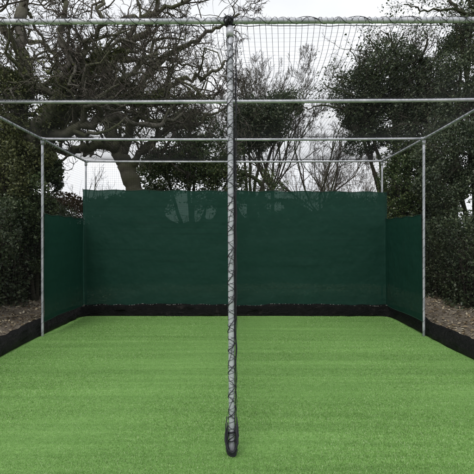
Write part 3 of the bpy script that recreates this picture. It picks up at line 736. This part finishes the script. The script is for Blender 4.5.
# left bushes
crown_tree('ivy_bush', 'dark ivy bush on the left between the oak and the side screen', (34, 0, 9.9),
           [(33, 208, 9.8, .48, .6, .75), (20, 240, 9.8, .7, .6, .8), (46, 176, 10.4, .4, .5, .45)], 57, 'ivy', 26000, .05, dens=-.1, twigs=14, cat='bush', trunk_r=.06)
crown_tree('ivy_bush', 'thick green ivy bush climbing the oak at the left edge, up to the bars', (4, 0, 9.6),
           [(4, 178, 9.6, .75, .6, .7), (26, 160, 9.8, .55, .5, .4), (-4, 130, 9.8, .8, .6, .6), (6, 88, 10, .5, .5, .4)], 59, 'olive', 20000, .05, dens=.08, twigs=14, cat='bush', trunk_r=.07)

# hedges: leaf shell over stems and an added dark core for inner shade
def hedge(name, label, x0, x1, y0, y1, h, seed, mat, n_leaf, size, core=True, group=None, top_var=.18, base=.2, holes=(), wall=None):
    r = np.random.default_rng(seed); root = empty(name, label, 'hedge', ((x0 + x1) / 2, (y0 + y1) / 2, base), group)
    def htop(X, Y): return h + top_var * lump(np.stack([X, Y, 0 * X], -1).reshape(-1, 3), .3, seed).reshape(np.shape(X))
    n = n_leaf; f = r.uniform(0, 1, n)
    X = r.uniform(x0, x1, n); Y = r.uniform(y0, y1, n); Z = base - .1 + (htop(X, Y) - base + .1) * r.uniform(0, 1, n)
    depth = .32 * r.uniform(0, 1, n) ** 1.5
    side = r.choice(5, n, p=[.3, .3, .12, .12, .16])
    X = np.where(side == 0, x0 + depth, np.where(side == 1, x1 - depth, X)); Y = np.where(side == 2, y0 + depth, np.where(side == 3, y1 - depth, Y))
    Z = np.where(side == 4, htop(X, Y) - depth, Z)
    p = np.stack([X, Y, Z], -1); o = lump(p, .45, seed + 1) * .16 + lump(p, 1.3, seed + 2) * .07
    c = np.array([(x0 + x1) / 2, (y0 + y1) / 2, h * .4]); hd = p - c; hd[:, 2] *= .4; nrm = np.zeros_like(p)
    nrm[side == 0, 0] = -1; nrm[side == 1, 0] = 1; nrm[side == 2, 1] = -1; nrm[side == 3, 1] = 1; nrm[side == 4, 2] = 1
    p = p + nrm * o[:, None]; p = p[lump(p, 1.6, seed + 5) > -.75]
    for hx, hz, rx, rz in holes:
        p = p[((p[:, 0] - hx) / rx) ** 2 + ((p[:, 2] - hz) / rz) ** 2 > 1 + .75 * lump(p, 2.2, seed + 6)]
    a = Acc(); a.leaves(p, size); a.build('foliage', M[mat], root, smooth=False)
    nu, nv = 60, 24                                       # inner stems
    a = Acc(); m = int((x1 - x0) * (y1 - y0) * 60 + 200)
    A = np.stack([r.uniform(x0 + .15, x1 - .15, m), r.uniform(y0 + .15, y1 - .15, m), np.full(m, base - .15)], -1)
    B = A + np.stack([r.normal(size=m) * .25, r.normal(size=m) * .25, r.uniform(.4, .9, m) * (h - base)], -1); B[:, 0] = np.clip(B[:, 0], x0 + .05, x1 - .05)
    a.segs(A, B, .016, .005, 4)
    a.segs(B, B + r.normal(size=B.shape) * .22, .005, .002, 3); a.build('stems', M['bark_dark'], root, smooth=False)
    if wall:                                              # added dark filler wall, dipped at the holes so sky shows through the screen
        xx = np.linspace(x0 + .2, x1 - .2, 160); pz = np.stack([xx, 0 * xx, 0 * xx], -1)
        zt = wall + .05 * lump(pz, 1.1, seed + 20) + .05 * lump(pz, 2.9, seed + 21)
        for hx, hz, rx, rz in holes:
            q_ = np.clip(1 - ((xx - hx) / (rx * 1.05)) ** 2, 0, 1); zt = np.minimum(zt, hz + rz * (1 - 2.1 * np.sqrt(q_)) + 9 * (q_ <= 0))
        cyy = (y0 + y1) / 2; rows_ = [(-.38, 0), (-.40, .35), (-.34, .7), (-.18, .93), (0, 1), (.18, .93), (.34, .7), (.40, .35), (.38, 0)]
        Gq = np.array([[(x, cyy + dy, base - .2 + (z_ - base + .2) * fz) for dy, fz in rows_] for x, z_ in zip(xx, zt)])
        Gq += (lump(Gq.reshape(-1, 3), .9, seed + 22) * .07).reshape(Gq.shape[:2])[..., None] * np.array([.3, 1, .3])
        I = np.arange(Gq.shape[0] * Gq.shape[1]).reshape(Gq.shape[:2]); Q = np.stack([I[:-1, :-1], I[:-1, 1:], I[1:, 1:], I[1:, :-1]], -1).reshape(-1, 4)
        a = Acc(); a.add(Gq.reshape(-1, 3), Q); a.build('filler_core', M['core'], root)
    if core:  # solid dark hull added behind the leaves in place of shaded depth
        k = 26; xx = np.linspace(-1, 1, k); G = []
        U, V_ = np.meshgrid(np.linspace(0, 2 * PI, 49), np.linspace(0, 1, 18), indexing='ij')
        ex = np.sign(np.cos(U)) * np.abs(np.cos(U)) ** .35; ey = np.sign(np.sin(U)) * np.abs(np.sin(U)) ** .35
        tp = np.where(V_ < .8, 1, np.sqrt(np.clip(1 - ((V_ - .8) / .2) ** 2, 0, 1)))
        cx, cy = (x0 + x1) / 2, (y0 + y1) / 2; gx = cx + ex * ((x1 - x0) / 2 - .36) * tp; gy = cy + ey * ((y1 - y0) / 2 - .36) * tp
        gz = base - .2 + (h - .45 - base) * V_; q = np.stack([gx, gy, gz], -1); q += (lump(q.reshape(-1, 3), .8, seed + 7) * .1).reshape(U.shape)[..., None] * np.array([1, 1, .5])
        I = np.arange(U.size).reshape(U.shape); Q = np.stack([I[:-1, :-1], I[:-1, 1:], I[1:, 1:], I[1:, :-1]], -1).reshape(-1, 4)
        a = Acc(); a.add(q.reshape(-1, 3), Q); a.build('filler_core', M['core'], root)
    return root
HG = 'hedges round the cage'
hedge('hedge', 'dense dark hedge on the left outside the cage, above the leafy soil', -5.9, -4.15, 5.0, 12.5, 2.25, 61, 'hedge', 62000, .05, group=HG)
hedge('hedge', 'dense dark hedge on the right outside the cage, above the leafy soil', 4.15, 5.9, 5.0, 12.5, 1.85, 63, 'hedge', 62000, .05, group=HG)
hedge('hedge', 'brown leaved beech hedge showing over the low left screen', -5.4, -3.6, 12.6, 14.2, 2.6, 65, 'copper', 22000, .06, group=HG)
hedge('hedge', 'green hedge behind the wide screen, seen only through its mesh', -3.55, 6.0, 13.0, 14.2, 2.62, 67, 'hedge', 60000, .075, group=HG, top_var=.14, core=False, wall=2.5,
      holes=[(-1.62, 2.3, .50, .33), (-.80, 2.27, .22, .2), (.42, 2.3, .38, .24), (1.1, 2.4, .3, .15), (-1.25, 2.12, .25, .16), (2.2, 2.42, .3, .14)])
